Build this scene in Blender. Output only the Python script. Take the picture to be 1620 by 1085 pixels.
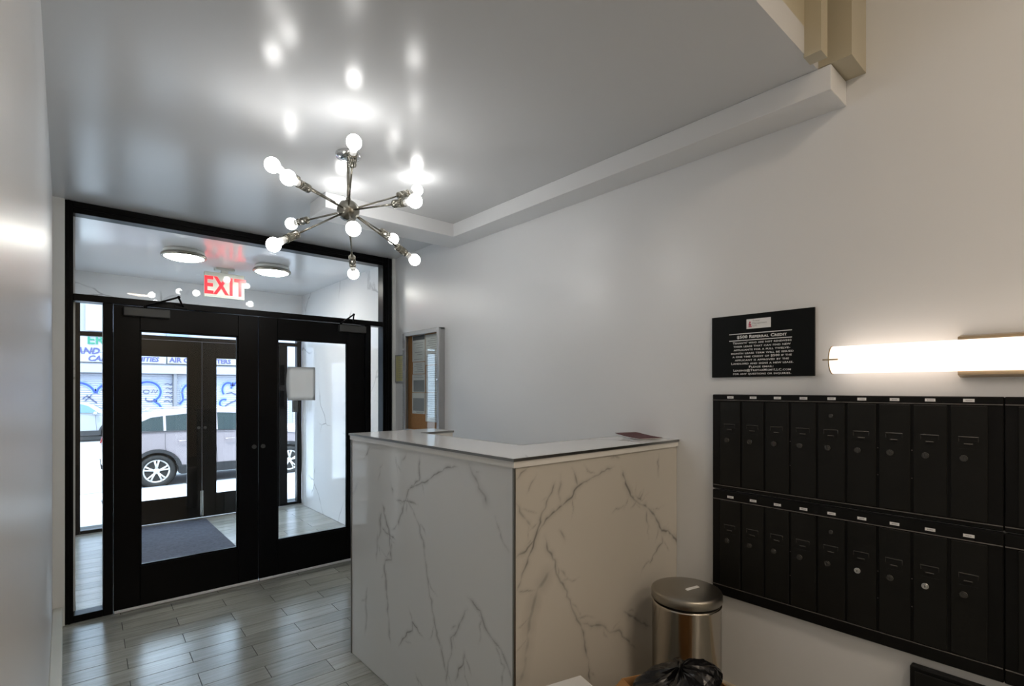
import bpy, bmesh, math, random
import numpy as np
from mathutils import Vector, Matrix, Euler
random.seed(7); rng = np.random.default_rng(7)
for o in list(bpy.data.objects): bpy.data.objects.remove(o, do_unlink=True)
S = bpy.context.scene
COL = S.collection
PI = math.pi

# ---------------------------------------------------------------- camera
cam_d = bpy.data.cameras.new('camera')
cam_d.sensor_width = 36.0
cam_d.lens = 36.0 * 815.0 / 1620.0
cam_d.shift_y = 72.5 / 1620.0
cam_d.clip_start = 0.01
cam_d.clip_end = 200
cam = bpy.data.objects.new('camera', cam_d)
cam.location = (0, 0, 1.5)
cam.rotation_euler = (math.radians(90), 0, math.radians(-41.0))
COL.objects.link(cam)
S.camera = cam

# ---------------------------------------------------------------- world, sun, exposure
W = bpy.data.worlds.new('daylight'); S.world = W
W.use_nodes = True
bg = W.node_tree.nodes['Background']
bg.inputs['Color'].default_value = (0.60, 0.77, 1.0, 1)
bg.inputs['Strength'].default_value = 2.7
sun_d = bpy.data.lights.new('sun', 'SUN')
sun_d.energy = 1.8; sun_d.angle = math.radians(0.6); sun_d.color = (1.0, 0.96, 0.92)
sun = bpy.data.objects.new('sun', sun_d); COL.objects.link(sun)
sun.rotation_euler = Vector((-0.35, -0.42, 0.8)).to_track_quat('Z', 'Y').to_euler()
sun.location = (-4, -4, 12)
S.view_settings.view_transform = 'Standard'
S.view_settings.look = 'None'
S.view_settings.gamma = 1.0
S.view_settings.use_curve_mapping = False
S.view_settings.exposure = 1.55

BULB_E = 8.6      # globe bulbs of the chandelier
BAR_E = 0.68        # opal bar over the mailboxes
DISC_E = 22.0       # vestibule ceiling discs
HALL_FILL_E = 7.8       # warm fill discs added in the hall behind the camera

# ---------------------------------------------------------------- materials
def nt(name):
    m = bpy.data.materials.new(name); m.use_nodes = True
    return m, m.node_tree.nodes, m.node_tree.links, m.node_tree.nodes['Principled BSDF']
def mat(name, col, rough=0.5, metal=0.0, spec=0.5, bump=0.0, bscale=30.0, var=0.0, vscale=4.0, stretch=(1, 1, 1), aniso=0.0):
    m, N, L, b = nt(name)
    b.inputs['Base Color'].default_value = (*col, 1)
    b.inputs['Roughness'].default_value = rough
    b.inputs['Metallic'].default_value = metal
    b.inputs['Specular IOR Level'].default_value = spec
    tc = N.new('ShaderNodeTexCoord'); mp = N.new('ShaderNodeMapping')
    mp.inputs['Scale'].default_value = stretch
    L.new(tc.outputs['Object'], mp.inputs['Vector'])
    if var:
        n = N.new('ShaderNodeTexNoise'); n.inputs['Scale'].default_value = vscale; n.inputs['Detail'].default_value = 5
        L.new(mp.outputs[0], n.inputs['Vector'])
        mx = N.new('ShaderNodeMix'); mx.data_type = 'RGBA'
        mx.inputs['A'].default_value = (*[c * (1 - var) for c in col], 1)
        mx.inputs['B'].default_value = (*[min(1, c * (1 + var)) for c in col], 1)
        L.new(n.outputs['Fac'], mx.inputs['Factor']); L.new(mx.outputs['Result'], b.inputs['Base Color'])
    if bump:
        n2 = N.new('ShaderNodeTexNoise'); n2.inputs['Scale'].default_value = bscale; n2.inputs['Detail'].default_value = 3
        L.new(mp.outputs[0], n2.inputs['Vector'])
        bp = N.new('ShaderNodeBump'); bp.inputs['Strength'].default_value = bump; bp.inputs['Distance'].default_value = 0.01
        L.new(n2.outputs['Fac'], bp.inputs['Height']); L.new(bp.outputs[0], b.inputs['Normal'])
    return m
def emit(name, col, st, rough=0.3):
    m, N, L, b = nt(name)
    b.inputs['Base Color'].default_value = (*[min(1, c * .9) for c in col], 1)
    b.inputs['Emission Color'].default_value = (*col, 1)
    b.inputs['Emission Strength'].default_value = st
    b.inputs['Roughness'].default_value = rough
    return m
def glass(name, tint=(1, 1, 1), f0=0.05, rough=0.0):
    m = bpy.data.materials.new(name); m.use_nodes = True
    N = m.node_tree.nodes; L = m.node_tree.links; N.clear()
    out = N.new('ShaderNodeOutputMaterial'); mix = N.new('ShaderNodeMixShader')
    tr = N.new('ShaderNodeBsdfTransparent'); gl = N.new('ShaderNodeBsdfGlossy')
    tr.inputs[0].default_value = (*tint, 1); gl.inputs['Roughness'].default_value = rough
    lw = N.new('ShaderNodeLayerWeight'); lw.inputs['Blend'].default_value = 0.5
    pw = N.new('ShaderNodeMath'); pw.operation = 'POWER'; pw.inputs[1].default_value = 5
    ma = N.new('ShaderNodeMath'); ma.operation = 'MULTIPLY_ADD'; ma.inputs[1].default_value = 1 - f0; ma.inputs[2].default_value = f0
    L.new(lw.outputs['Facing'], pw.inputs[0]); L.new(pw.outputs[0], ma.inputs[0])
    L.new(ma.outputs[0], mix.inputs[0]); L.new(tr.outputs[0], mix.inputs[1]); L.new(gl.outputs[0], mix.inputs[2])
    L.new(mix.outputs[0], out.inputs[0])
    return m
def marble_nodes(m, N, L, b, col, vein=(.32, .32, .33)):
    tc = N.new('ShaderNodeTexCoord')
    n = N.new('ShaderNodeTexNoise'); n.inputs['Scale'].default_value = 2.2; n.inputs['Detail'].default_value = 6
    mxv = N.new('ShaderNodeMix'); mxv.data_type = 'VECTOR'; mxv.inputs['Factor'].default_value = 0.22
    L.new(tc.outputs['Object'], n.inputs['Vector']); L.new(tc.outputs['Object'], mxv.inputs['A']); L.new(n.outputs['Color'], mxv.inputs['B'])
    v = N.new('ShaderNodeTexVoronoi'); v.feature = 'DISTANCE_TO_EDGE'; v.inputs['Scale'].default_value = 1.5
    L.new(mxv.outputs['Result'], v.inputs['Vector'])
    r = N.new('ShaderNodeMapRange'); r.inputs['From Min'].default_value = 0; r.inputs['From Max'].default_value = 0.011
    r.inputs['To Min'].default_value = 1; r.inputs['To Max'].default_value = 0
    L.new(v.outputs['Distance'], r.inputs['Value'])
    n2 = N.new('ShaderNodeTexNoise'); n2.inputs['Scale'].default_value = 1.7; n2.inputs['Detail'].default_value = 3
    L.new(tc.outputs['Object'], n2.inputs['Vector'])
    r2 = N.new('ShaderNodeMapRange'); r2.inputs['From Min'].default_value = 0.5; r2.inputs['From Max'].default_value = 0.62
    L.new(n2.outputs['Fac'], r2.inputs['Value'])
    mu = N.new('ShaderNodeMath'); mu.operation = 'MULTIPLY'; mu.use_clamp = True
    L.new(r.outputs[0], mu.inputs[0]); L.new(r2.outputs[0], mu.inputs[1])
    mx = N.new('ShaderNodeMix'); mx.data_type = 'RGBA'; mx.inputs['A'].default_value = (*col, 1); mx.inputs['B'].default_value = (*vein, 1)
    L.new(mu.outputs[0], mx.inputs['Factor']); L.new(mx.outputs['Result'], b.inputs['Base Color'])
def marble(name, col=(.80, .80, .80), rough=0.09):
    m, N, L, b = nt(name); b.inputs['Roughness'].default_value = rough
    marble_nodes(m, N, L, b, col); return m
def marble_attr(name, col, rough):
    m, N, L, b = nt(name); b.inputs['Roughness'].default_value = rough
    at = N.new('ShaderNodeAttribute'); at.attribute_name = 'vein'
    tc = N.new('ShaderNodeTexCoord')
    n = N.new('ShaderNodeTexNoise'); n.inputs['Scale'].default_value = 2.0; n.inputs['Detail'].default_value = 4
    L.new(tc.outputs['Object'], n.inputs['Vector'])
    m1 = N.new('ShaderNodeMix'); m1.data_type = 'RGBA'; m1.inputs['A'].default_value = (*[c * .95 for c in col], 1); m1.inputs['B'].default_value = (*col, 1)
    L.new(n.outputs['Fac'], m1.inputs['Factor'])
    m2 = N.new('ShaderNodeMix'); m2.data_type = 'RGBA'; m2.inputs['B'].default_value = (.11, .105, .10, 1)
    L.new(at.outputs['Fac'], m2.inputs['Factor']); L.new(m1.outputs['Result'], m2.inputs['A']); L.new(m2.outputs['Result'], b.inputs['Base Color'])
    return m
def tile_mat(name, base, rough=0.22):
    m, N, L, b = nt(name); b.inputs['Roughness'].default_value = rough
    tc = N.new('ShaderNodeTexCoord'); mp = N.new('ShaderNodeMapping'); mp.inputs['Scale'].default_value = (1.6, 26, 1)
    mp.inputs['Rotation'].default_value = (0, 0, math.radians(2))
    oi = N.new('ShaderNodeObjectInfo')
    ad = N.new('ShaderNodeVectorMath'); ad.operation = 'ADD'
    sc = N.new('ShaderNodeMath'); sc.operation = 'MULTIPLY'; sc.inputs[1].default_value = 37
    L.new(oi.outputs['Random'], sc.inputs[0])
    L.new(tc.outputs['Object'], ad.inputs[0]); L.new(sc.outputs[0], ad.inputs[1]); L.new(ad.outputs[0], mp.inputs['Vector'])
    n = N.new('ShaderNodeTexNoise'); n.inputs['Scale'].default_value = 2.5; n.inputs['Detail'].default_value = 8; n.inputs['Roughness'].default_value = .65
    L.new(mp.outputs[0], n.inputs['Vector'])
    r = N.new('ShaderNodeMapRange'); r.inputs['From Min'].default_value = .3; r.inputs['From Max'].default_value = .75
    L.new(n.outputs['Fac'], r.inputs['Value'])
    mx = N.new('ShaderNodeMix'); mx.data_type = 'RGBA'
    mx.inputs['A'].default_value = (*[c * .68 for c in base], 1); mx.inputs['B'].default_value = (*[c * 1.15 for c in base], 1)
    L.new(r.outputs[0], mx.inputs['Factor'])
    hs = N.new('ShaderNodeHueSaturation')
    mr = N.new('ShaderNodeMapRange'); mr.inputs['To Min'].default_value = .85; mr.inputs['To Max'].default_value = 1.1
    L.new(oi.outputs['Random'], mr.inputs['Value']); L.new(mr.outputs[0], hs.inputs['Value'])
    L.new(mx.outputs['Result'], hs.inputs['Color']); L.new(hs.outputs[0], b.inputs['Base Color'])
    bp = N.new('ShaderNodeBump'); bp.inputs['Strength'].default_value = .12; bp.inputs['Distance'].default_value = .003
    L.new(n.outputs['Fac'], bp.inputs['Height']); L.new(bp.outputs[0], b.inputs['Normal'])
    return m

M = {}
M['vceil'] = mat('vestibule_ceiling_paint', (.76, .76, .77), .16, bump=.05, bscale=1.3)
M['ceil'] = mat('gloss_ceiling_paint', (.66, .67, .68), .22, spec=.30, bump=.05, bscale=1.3)
M['wall_r'] = mat('satin_white_paint', (.79, .80, .81), .30, bump=.03, bscale=4)
M['wall_l'] = mat('gloss_white_paint', (.72, .725, .73), .33, bump=.16, bscale=5.0, stretch=(6, 6, .3))
M['wall_w'] = mat('white_paint', (.86, .87, .85), .4)
M['hall'] = mat('cream_paint', (.70, .64, .52), .5)
M['beige'] = mat('cream_gloss_paint', (.50, .45, .33), .35)
M['basew'] = mat('baseboard_paint', (.62, .63, .58), .35, var=.06)
M['basec'] = mat('cream_baseboard', (.60, .53, .42), .35)
M['tile'] = tile_mat('wood_look_tile', (.35, .355, .325))
M['grout'] = mat('grout', (.035, .035, .033), .9)
M['black'] = mat('black_anodised', (.0015, .0015, .002), .30, spec=.13)
M['blackm'] = mat('black_enamel', (.004, .004, .004), .42, spec=.22, var=.3, vscale=9, bump=.05, bscale=60)
M['blackd'] = mat('black_enamel_doors', (.0085, .0085, .0075), .36, spec=.25, var=.25, vscale=12, bump=.06, bscale=50)
M['mfit'] = mat('black_enamel_fittings', (.045, .043, .04), .24, spec=.7)
M['void'] = mat('slot_black', (.002, .002, .002), .8)
M['worn'] = mat('worn_edge', (.16, .15, .14), .5, var=.7, vscale=60)
M['grey'] = mat('dark_grey_metal', (.06, .062, .06), .4)
M['marw'] = marble('vestibule_marble', (.84, .84, .85), .07)
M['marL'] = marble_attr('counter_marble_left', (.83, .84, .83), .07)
M['marF'] = marble_attr('counter_marble_front', (.66, .63, .57), .12)  # same marble, with the warm lamp light on the front put into its beige
M['martop'] = marble('countertop_marble', (.78, .78, .775), .05)
M['edge'] = mat('top_edge_white', (.84, .83, .80), .25)
M['trim'] = mat('steel_trim', (.30, .295, .28), .3, metal=1)
M['nickel'] = mat('brushed_nickel', (.30, .285, .24), .26, metal=1)
M['brass'] = mat('champagne_metal', (.52, .40, .26), .3, metal=1)
M['steel'] = mat('brushed_steel', (.55, .51, .45), .17, metal=1, bump=.02, bscale=8, stretch=(30, 30, .2))
M['lid'] = mat('steel_lid', (.36, .34, .30), .34, metal=1)
M['chrome'] = mat('chrome', (.7, .7, .7), .15, metal=1)
M['alu'] = mat('aluminium', (.42, .43, .44), .42, metal=.6)
M['cork'] = mat('cork', (.42, .20, .075), .8, var=.3, vscale=90)
M['paper'] = mat('paper', (.72, .72, .71), .6)
M['paperg'] = mat('grey_paper', (.30, .31, .33), .6)
M['paperw'] = mat('white_card', (.86, .86, .86), .55)
M['ink'] = mat('ink', (.10, .10, .11), .6)
M['inkg'] = mat('grey_ink', (.36, .36, .37), .6)
M['signk'] = mat('black_sign_board', (.004, .005, .005), .5, spec=.15)
M['white'] = mat('white_print', (.80, .80, .80), .5)
M['pink'] = mat('red_print', (.60, .10, .16), .5)
M['yellow'] = mat('yellow_certificate', (.62, .58, .30), .5, var=.15, vscale=20)
M['maroon'] = mat('dark_red_cover', (.075, .008, .012), .5, spec=.25)
M['bag'] = mat('black_plastic', (.006, .006, .007), .22, bump=.3, bscale=14)
M['card'] = mat('cardboard', (.46, .24, .09), .8, var=.08, vscale=20)
M['mat'] = mat('blue_grey_mat', (.052, .057, .080), .95, var=.9, vscale=42, bump=.5, bscale=200)
M['glass'] = glass('clear_glass', (.97, .985, .98), .028)
M['bulb'] = emit('bulb_glow', (1.0, .985, .96), BULB_E)
M['bar'] = emit('opal_glow', (1.0, .86, .74), BAR_E)
M['disc'] = emit('disc_glow', (1.0, .95, .88), DISC_E)
M['hallfill'] = emit('hall_fill_glow', (1.0, .84, .68), HALL_FILL_E)
M['exit'] = emit('exit_red', (1.0, .02, .03), .55)
M['exitbody'] = mat('exit_housing', (.50, .55, .50), .5)
M['collar'] = mat('bulb_collar', (.85, .85, .83), .4)

# ---------------------------------------------------------------- mesh helpers
class MB:
    def __init__(s): s.bm = bmesh.new()
    def box(s, x0, x1, y0, y1, z0, z1, bev=0.0, rot=None, seg=1):
        bm = s.bm
        vs = [bm.verts.new((x, y, z)) for x in (x0, x1) for y in (y0, y1) for z in (z0, z1)]
        fs = [(0, 1, 3, 2), (4, 6, 7, 5), (0, 4, 5, 1), (2, 3, 7, 6), (0, 2, 6, 4), (1, 5, 7, 3)]
        faces = [bm.faces.new([vs[i] for i in f]) for f in fs]
        if bev:
            es = list({e for f in faces for e in f.edges})
            r = bmesh.ops.bevel(bm, geom=es, offset=bev, segments=seg, affect='EDGES', profile=.5)
        if rot is not None:
            c = Vector(((x0 + x1) / 2, (y0 + y1) / 2, (z0 + z1) / 2))
            allv = {v for v in bm.verts if v not in s.__dict__.get('old', set())}
            bmesh.ops.transform(bm, matrix=Matrix.Translation(c) @ rot @ Matrix.Translation(-c), verts=list(allv))
        return s
    def cyl(s, p, q, r, r2=None, n=20, smooth=True):
        p = Vector(p); q = Vector(q); d = q - p
        r2 = r if r2 is None else r2
        mt = Matrix.Translation((p + q) / 2) @ d.to_track_quat('Z', 'Y').to_matrix().to_4x4()
        g = bmesh.ops.create_cone(s.bm, cap_ends=True, segments=n, radius1=r, radius2=r2, depth=d.length, matrix=mt)
        if smooth:
            for f in {f for v in g['verts'] for f in v.link_faces}:
                f.smooth = len(f.verts) == 4
        return s
    def sph(s, c, r, n=24, m=16, sc=(1, 1, 1), mtx=None):
        mt = (mtx if mtx is not None else Matrix.Translation(c)) @ Matrix.Diagonal((*sc, 1))
        g = bmesh.ops.create_uvsphere(s.bm, u_segments=n, v_segments=m, radius=r, matrix=mt)
        for f in {f for v in g['verts'] for f in v.link_faces}: f.smooth = True
        return s
    def tube(s, pts, r, n=10):
        P = [Vector(p) for p in pts]; rings = []
        for i, p in enumerate(P):
            t = (P[min(i + 1, len(P) - 1)] - P[max(i - 1, 0)]).normalized()
            q = t.to_track_quat('Z', 'Y')
            rr = r[i] if isinstance(r, (list, tuple)) else r
            rings.append([s.bm.verts.new(p + q @ Vector((math.cos(a) * rr, math.sin(a) * rr, 0))) for a in [2 * PI * k / n for k in range(n)]])
        for a, b in zip(rings, rings[1:]):
            for k in range(n):
                f = s.bm.faces.new((a[k], a[(k + 1) % n], b[(k + 1) % n], b[k])); f.smooth = True
        s.bm.faces.new(list(reversed(rings[0]))); s.bm.faces.new(rings[-1])
        return s
    def lathe(s, prof, c=(0, 0, 0), n=40, mtx=None, smooth=True):
        # prof: list of (radius, z); closed with caps when radius > 0 at the ends
        mt = mtx if mtx is not None else Matrix.Translation(c)
        rings = []
        for r, z in prof:
            rings.append([s.bm.verts.new(mt @ Vector((max(r, 1e-5) * math.cos(2 * PI * k / n), max(r, 1e-5) * math.sin(2 * PI * k / n), z))) for k in range(n)])
        for a, b in zip(rings, rings[1:]):
            for k in range(n):
                f = s.bm.faces.new((a[k], a[(k + 1) % n], b[(k + 1) % n], b[k])); f.smooth = smooth
        s.bm.faces.new(list(reversed(rings[0]))); s.bm.faces.new(rings[-1])
        return s
    def prism(s, poly, axis, a, b, smooth=False):
        # poly in the two other axes (cyclic order x,y,z without axis)
        def P(u, v, w): return {'x': (w, u, v), 'y': (u, w, v), 'z': (u, v, w)}[axis]
        A = [s.bm.verts.new(P(u, v, a)) for u, v in poly]; B = [s.bm.verts.new(P(u, v, b)) for u, v in poly]
        s.bm.faces.new(A); s.bm.faces.new(list(reversed(B)))
        n = len(poly)
        for i in range(n):
            f = s.bm.faces.new((A[i], B[i], B[(i + 1) % n], A[(i + 1) % n])); f.smooth = smooth
        return s
    def mesh(s, name):
        bmesh.ops.recalc_face_normals(s.bm, faces=s.bm.faces)
        me = bpy.data.meshes.new(name); s.bm.to_mesh(me); s.bm.free()
        return me
    def build(s, name, m, parent=None, origin=None):
        if origin is not None: bmesh.ops.translate(s.bm, vec=-Vector(origin), verts=s.bm.verts)
        o = bpy.data.objects.new(name, s.mesh(name))
        if origin is not None: o.location = origin
        for mm in (m if isinstance(m, (list, tuple)) else [m]): o.data.materials.append(mm)
        COL.objects.link(o)
        if parent is not None: o.parent = parent
        return o
def bx(name, m, x0, x1, y0, y1, z0, z1, parent=None, bev=0.0, origin=None):
    return MB().box(x0, x1, y0, y1, z0, z1, bev).build(name, m, parent, origin)
def struct(o): o['kind'] = 'structure'; return o
def tag(o, label, cat, group=None, kind=None):
    o['label'] = label; o['category'] = cat
    if group: o['group'] = group
    if kind: o['kind'] = kind
    return o
def lab(o, label): o['label'] = label; return o
def thing(name, label, cat, loc=(0, 0, 0), rz=0, group=None):
    o = bpy.data.objects.new(name, None); COL.objects.link(o)
    o.location = loc; o.rotation_euler = (0, 0, rz); o.empty_display_size = .1
    return tag(o, label, cat, group)
def copy_tree(o, parent=None):
    c = o.copy(); COL.objects.link(c)
    if parent is not None: c.parent = parent
    for ch in o.children: copy_tree(ch, c)
    return c
def keep(o, parent):
    # parent an object built in world space to an empty that has been moved
    o.parent = parent; o.matrix_parent_inverse = parent.matrix_basis.inverted(); return o
_tc = {}
def text(name, body, size, m, mtx, parent=None, align='CENTER', sx=1.0, shear=0.0, small=False, depth=.0004, space=1.0, bold=0.0):
    cu = bpy.data.curves.new('t', 'FONT'); cu.body = body; cu.size = size; cu.align_x = align; cu.align_y = 'BOTTOM_BASELINE'
    cu.extrude = depth; cu.shear = shear; cu.space_character = space; cu.resolution_u = 2; cu.offset = bold
    if small:
        cu.small_caps_scale = .78
        for i in range(len(body)): cu.body_format[i].use_small_caps = True
    t = bpy.data.objects.new('t', cu); COL.objects.link(t)
    dg = bpy.context.evaluated_depsgraph_get()
    me = bpy.data.meshes.new_from_object(t.evaluated_get(dg)); bpy.data.objects.remove(t, do_unlink=True); bpy.data.curves.remove(cu)
    me.transform(Matrix(mtx) @ Matrix.Diagonal((sx, 1, 1, 1)))
    o = bpy.data.objects.new(name, me); me.materials.clear(); me.materials.append(m); COL.objects.link(o)
    if parent is not None: o.parent = parent
    return o
def face_mtx(pos, xdir, ydir=(0, 0, 1)):
    x = Vector(xdir).normalized(); y = Vector(ydir).normalized(); z = x.cross(y)
    m = Matrix((x, y, z)).transposed().to_4x4(); m.translation = Vector(pos); return m

# ---------------------------------------------------------------- setting: room shell
XL, XR, YF, ZC = -0.055, 2.32, 4.33, 2.705
struct(bx('wall_left', M['wall_l'], XL - .12, XL, -4.5, 4.33, 0, 3.45))
struct(bx('trim_1', M['wall_w'], XL, .003, 4.318, 4.43, 0, ZC))            # pale return beside the black frame
struct(bx('wall_right', M['wall_r'], XR, XR + .12, -4.5, 4.33, 0, 3.45))
struct(bx('trim_2', M['wall_w'], 2.291, XR, 4.318, 4.43, 0, ZC))
struct(bx('wall_back', M['hall'], XL - .12, XR + .12, -4.62, -4.5, 0, 3.45))
struct(bx('ceiling', M['ceil'], XL, XR, .71, 4.33, ZC, ZC + .1))
struct(bx('ceiling_vestibule', M['vceil'], -.1, 2.45, 4.33, 6.96, ZC, ZC + .1))
struct(bx('ceiling_hall', M['hall'], XL - .12, XR + .12, -4.5, .71, 3.4, 3.5))
struct(bx('wall_upper', M['beige'], XL, XR, .71, .80, ZC + .1, 3.45))         # upstand where the lower ceiling starts
struct(bx('roof_slab', M['hall'], -.6, 2.9, -4.7, 6.96, 3.5, 3.65))  # unseen slab added over the rooms to keep sky and sun out
# boxed pipe run along the right wall and the dropped box across the room
bm_ = MB().box(2.145, XR, .665, 3.12, 2.61, ZC, .002).build('trim_3', M['wall_r']); struct(bm_)
struct(MB().box(1.205, XR, 3.12, 3.385, 2.61, ZC, .002).build('trim_4', M['wall_r']))
struct(bx('trim_5', M['beige'], 2.012, 2.075, .655, .712, ZC - .012, 3.4))   # cream pilasters at the end of the ceiling
struct(bx('trim_6', M['beige'], 2.150, XR, .60, .7095, 2.71, 3.4))
# baseboards
struct(MB().box(XL, -.008, -2, 4.317, 0, .125, .004).build('baseboard_left', M['basew']))
struct(MB().box(2.303, XR, -2, 1.385, 0, .145, .004).build('baseboard_right', M['basec']))
struct(MB().box(2.303, XR, 2.9, 4.317, 0, .115, .004).build('baseboard_right.001', M['basew']))

# floor with wood-look tiles
floor = struct(bx('floor', M['grout'], XL - .12, XR + .12, -4.5, 4.43, -.2, -.0022))
vfloor = struct(bx('floor_vestibule', M['grout'], -.1, 2.45, 4.43, 7.3, -.2, -.0022))
def clip(poly, x0, x1, y0, y1):
    for ax, val, sg in ((0, x0, 1), (0, x1, -1), (1, y0, 1), (1, y1, -1)):
        out = []
        for i in range(len(poly)):
            a, b = poly[i - 1], poly[i]
            da, db = sg * (a[ax] - val), sg * (b[ax] - val)
            if da >= 0 and db >= 0: out.append(b)
            elif (da >= 0) != (db >= 0):
                t = da / (da - db); p = (a[0] + (b[0] - a[0]) * t, a[1] + (b[1] - a[1]) * t)
                out.append(p)
                if db >= 0: out.append(b)
        poly = out
        if len(poly) < 3: return []
    return poly
def tiles(parent, x0, x1, y0, y1):
    RW, LN, gap = .1432, .5720, .0019
    ca, sa = math.cos(math.radians(-1.6)), math.sin(math.radians(-1.6))
    for r in range(-45, 30):
        for k in range(-4, 6):
            yb = -RW * (r + 1); u0 = LN * k + (0 if r % 2 == 0 else .292)
            q = [(u0 + gap, yb + gap), (u0 + LN - gap, yb + gap), (u0 + LN - gap, yb + RW - gap), (u0 + gap, yb + RW - gap)]
            q = [(.555 + u * ca - v * sa, 3.995 + u * sa + v * ca) for u, v in q]
            q = clip(q, x0, x1, y0, y1)
            if len(q) < 3: continue
            area = abs(sum(q[i - 1][0] * q[i][1] - q[i][0] * q[i - 1][1] for i in range(len(q)))) / 2
            if area < .0004: continue
            MB().prism(q, 'z', -.008, 0).build('floor_tile', M['tile'], parent)
tiles(floor, XL, XR, .3, 4.43)
tiles(vfloor, .06, 2.33, 4.431, 6.95)
bx('floor_slab', M['tile'], XL, XR, -4.5, .298, -.01, 0, floor)

# ---------------------------------------------------------------- vestibule walls and outer wall
struct(bx('wall_vestibule_left', M['marw'], -.1, .055, 4.43, 6.86, 0, ZC))
struct(bx('wall_vestibule_right', M['marw'], 2.335, 2.45, 4.43, 6.86, 0, ZC))
struct(bx('wall_outer', M['marw'], -.1, 2.45, 6.86, 6.96, 2.425, ZC))

def frame_bar(name, parent, x0, x1, y0, y1, z0, z1, ridge=None):
    b = MB().box(x0, x1, y0, y1, z0, z1, .0025)
    if ridge == 'v':
        c = (x0 + x1) / 2; b.box(c - .006, c + .006, y0 - .008, y0 + .004, z0, z1, .002)
    if ridge == 'h':
        c = (z0 + z1) / 2; b.box(x0, x1, y0 - .008, y0 + .004, c - .006, c + .006, .002)
    return b.build(name, M['black'], parent)
def pane(parent, x0, x1, y, z0, z1):
    return bx('glass_pane', M['glass'], x0, x1, y - .003, y + .003, z0, z1, parent)
def storefront(name, y0, y1, XA, XB, jl, jr, ztop, zt0, zt1, zg_top, bars=()):
    w = bpy.data.objects.new(name, None); COL.objects.link(w); w.location = (0, 0, 0); struct(w)
    frame_bar('post', w, XA[0], XA[1], y0, y1, 0, ztop, 'v')
    frame_bar('post', w, XB[0], XB[1], y0, y1, 0, ztop, 'v')
    frame_bar('jamb', w, jl[0], jl[1], y0 + .002, y1 - .002, 0, zt0)
    frame_bar('jamb', w, jr[0], jr[1], y0 + .002, y1 - .002, 0, zt0)
    frame_bar('transom_bar', w, XA[1], XB[0], y0 + .001, y1 - .001, zt0, zt1)
    frame_bar('head_bar', w, XA[1], XB[0], y0 + .001, y1 - .001, zg_top, ztop, 'h')
    frame_bar('sill_bar', w, XA[1], jl[0], y0 + .001, y1 - .001, 0, .045)
    frame_bar('sill_bar', w, jr[1], XB[0], y0 + .001, y1 - .001, 0, .045)
    ym = (y0 + y1) / 2
    pane(w, XA[1], jl[0], ym, .045, zt0); pane(w, jr[1], XB[0], ym, .045, zt0)
    pane(w, XA[1], XB[0], ym, zt1, zg_top)
    return w
win1 = storefront('window_1', YF, YF + .1, (.003, .044), (2.201, 2.291), (.193, .246), (2.03, 2.084), 2.703, 2.068, 2.112, 2.628)
frame_bar('reveal_strip', win1, 2.225, 2.235, YF - .012, YF, 0, 2.62)
win2 = storefront('window_2', 6.86, 6.94, (.056, .124), (2.277, 2.334), (.304, .37), (2.066, 2.156), 2.424, 2.045, 2.09, 2.384)
def door(name, x0, x1, yc, gx0, gx1, gz0, gz1, ztop, th=.045):
    d = bpy.data.objects.new(name, None); COL.objects.link(d); struct(d)
    a, b = yc - th / 2, yc + th / 2
    frame_bar('stile', d, x0, gx0, a, b, .012, ztop); frame_bar('stile', d, gx1, x1, a, b, .012, ztop)
    frame_bar('rail', d, gx0, gx1, a, b, .012, gz0); frame_bar('rail', d, gx0, gx1, a, b, gz1, ztop)
    bead = MB()
    for q in ((gx0, gx0 + .01, gz0, gz1), (gx1 - .01, gx1, gz0, gz1), (gx0, gx1, gz0, gz0 + .01), (gx0, gx1, gz1 - .01, gz1)):
        bead.box(q[0], q[1], a + .012, b - .012, q[2], q[3])
    bead.build('glazing_bead', M['black'], d)
    pane(d, gx0 + .004, gx1 - .004, yc, gz0 + .004, gz1 - .004)
    return d
YD = 4.362
d1 = door('door_1', .249, 1.1445, YD, .393, 1.004, .283, 1.902, 2.064)
d2 = door('door_2', 1.1485, 2.027, YD, 1.289, 1.872, .283, 1.902, 2.064)
YO = 6.90
d3 = door('door_3', .373, 1.206, YO, .50, 1.07, .262, 1.868, 2.042)
d4 = door('door_4', 1.21, 2.063, YO, 1.35, 1.93, .262, 1.868, 2.042)
sw = MB().box(.252, 1.143, 4.318, 4.339, .002, .016, .002).build('light_leak_sweep', M['paperw'], d1); lab(sw, 'door sweep coloured white for light leaking under the door')  # white colour stands in for vestibule light leaking under the doors
sw = MB().box(1.15, 2.025, 4.318, 4.339, .002, .016, .002).build('light_leak_sweep', M['paperw'], d2); lab(sw, 'door sweep coloured white for light leaking under the door')
struct(bx('trim_7', M['alu'], .06, 2.33, 6.845, 6.859, 0, .012))
for d, x in ((d3, 1.196), (d4, 1.216)):
    lab(MB().box(x - .006, x + .006, 6.868, 6.8775, .03, .32, .001).build('flush_bolt', M['chrome'], d), 'chrome flush bolt')
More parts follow.
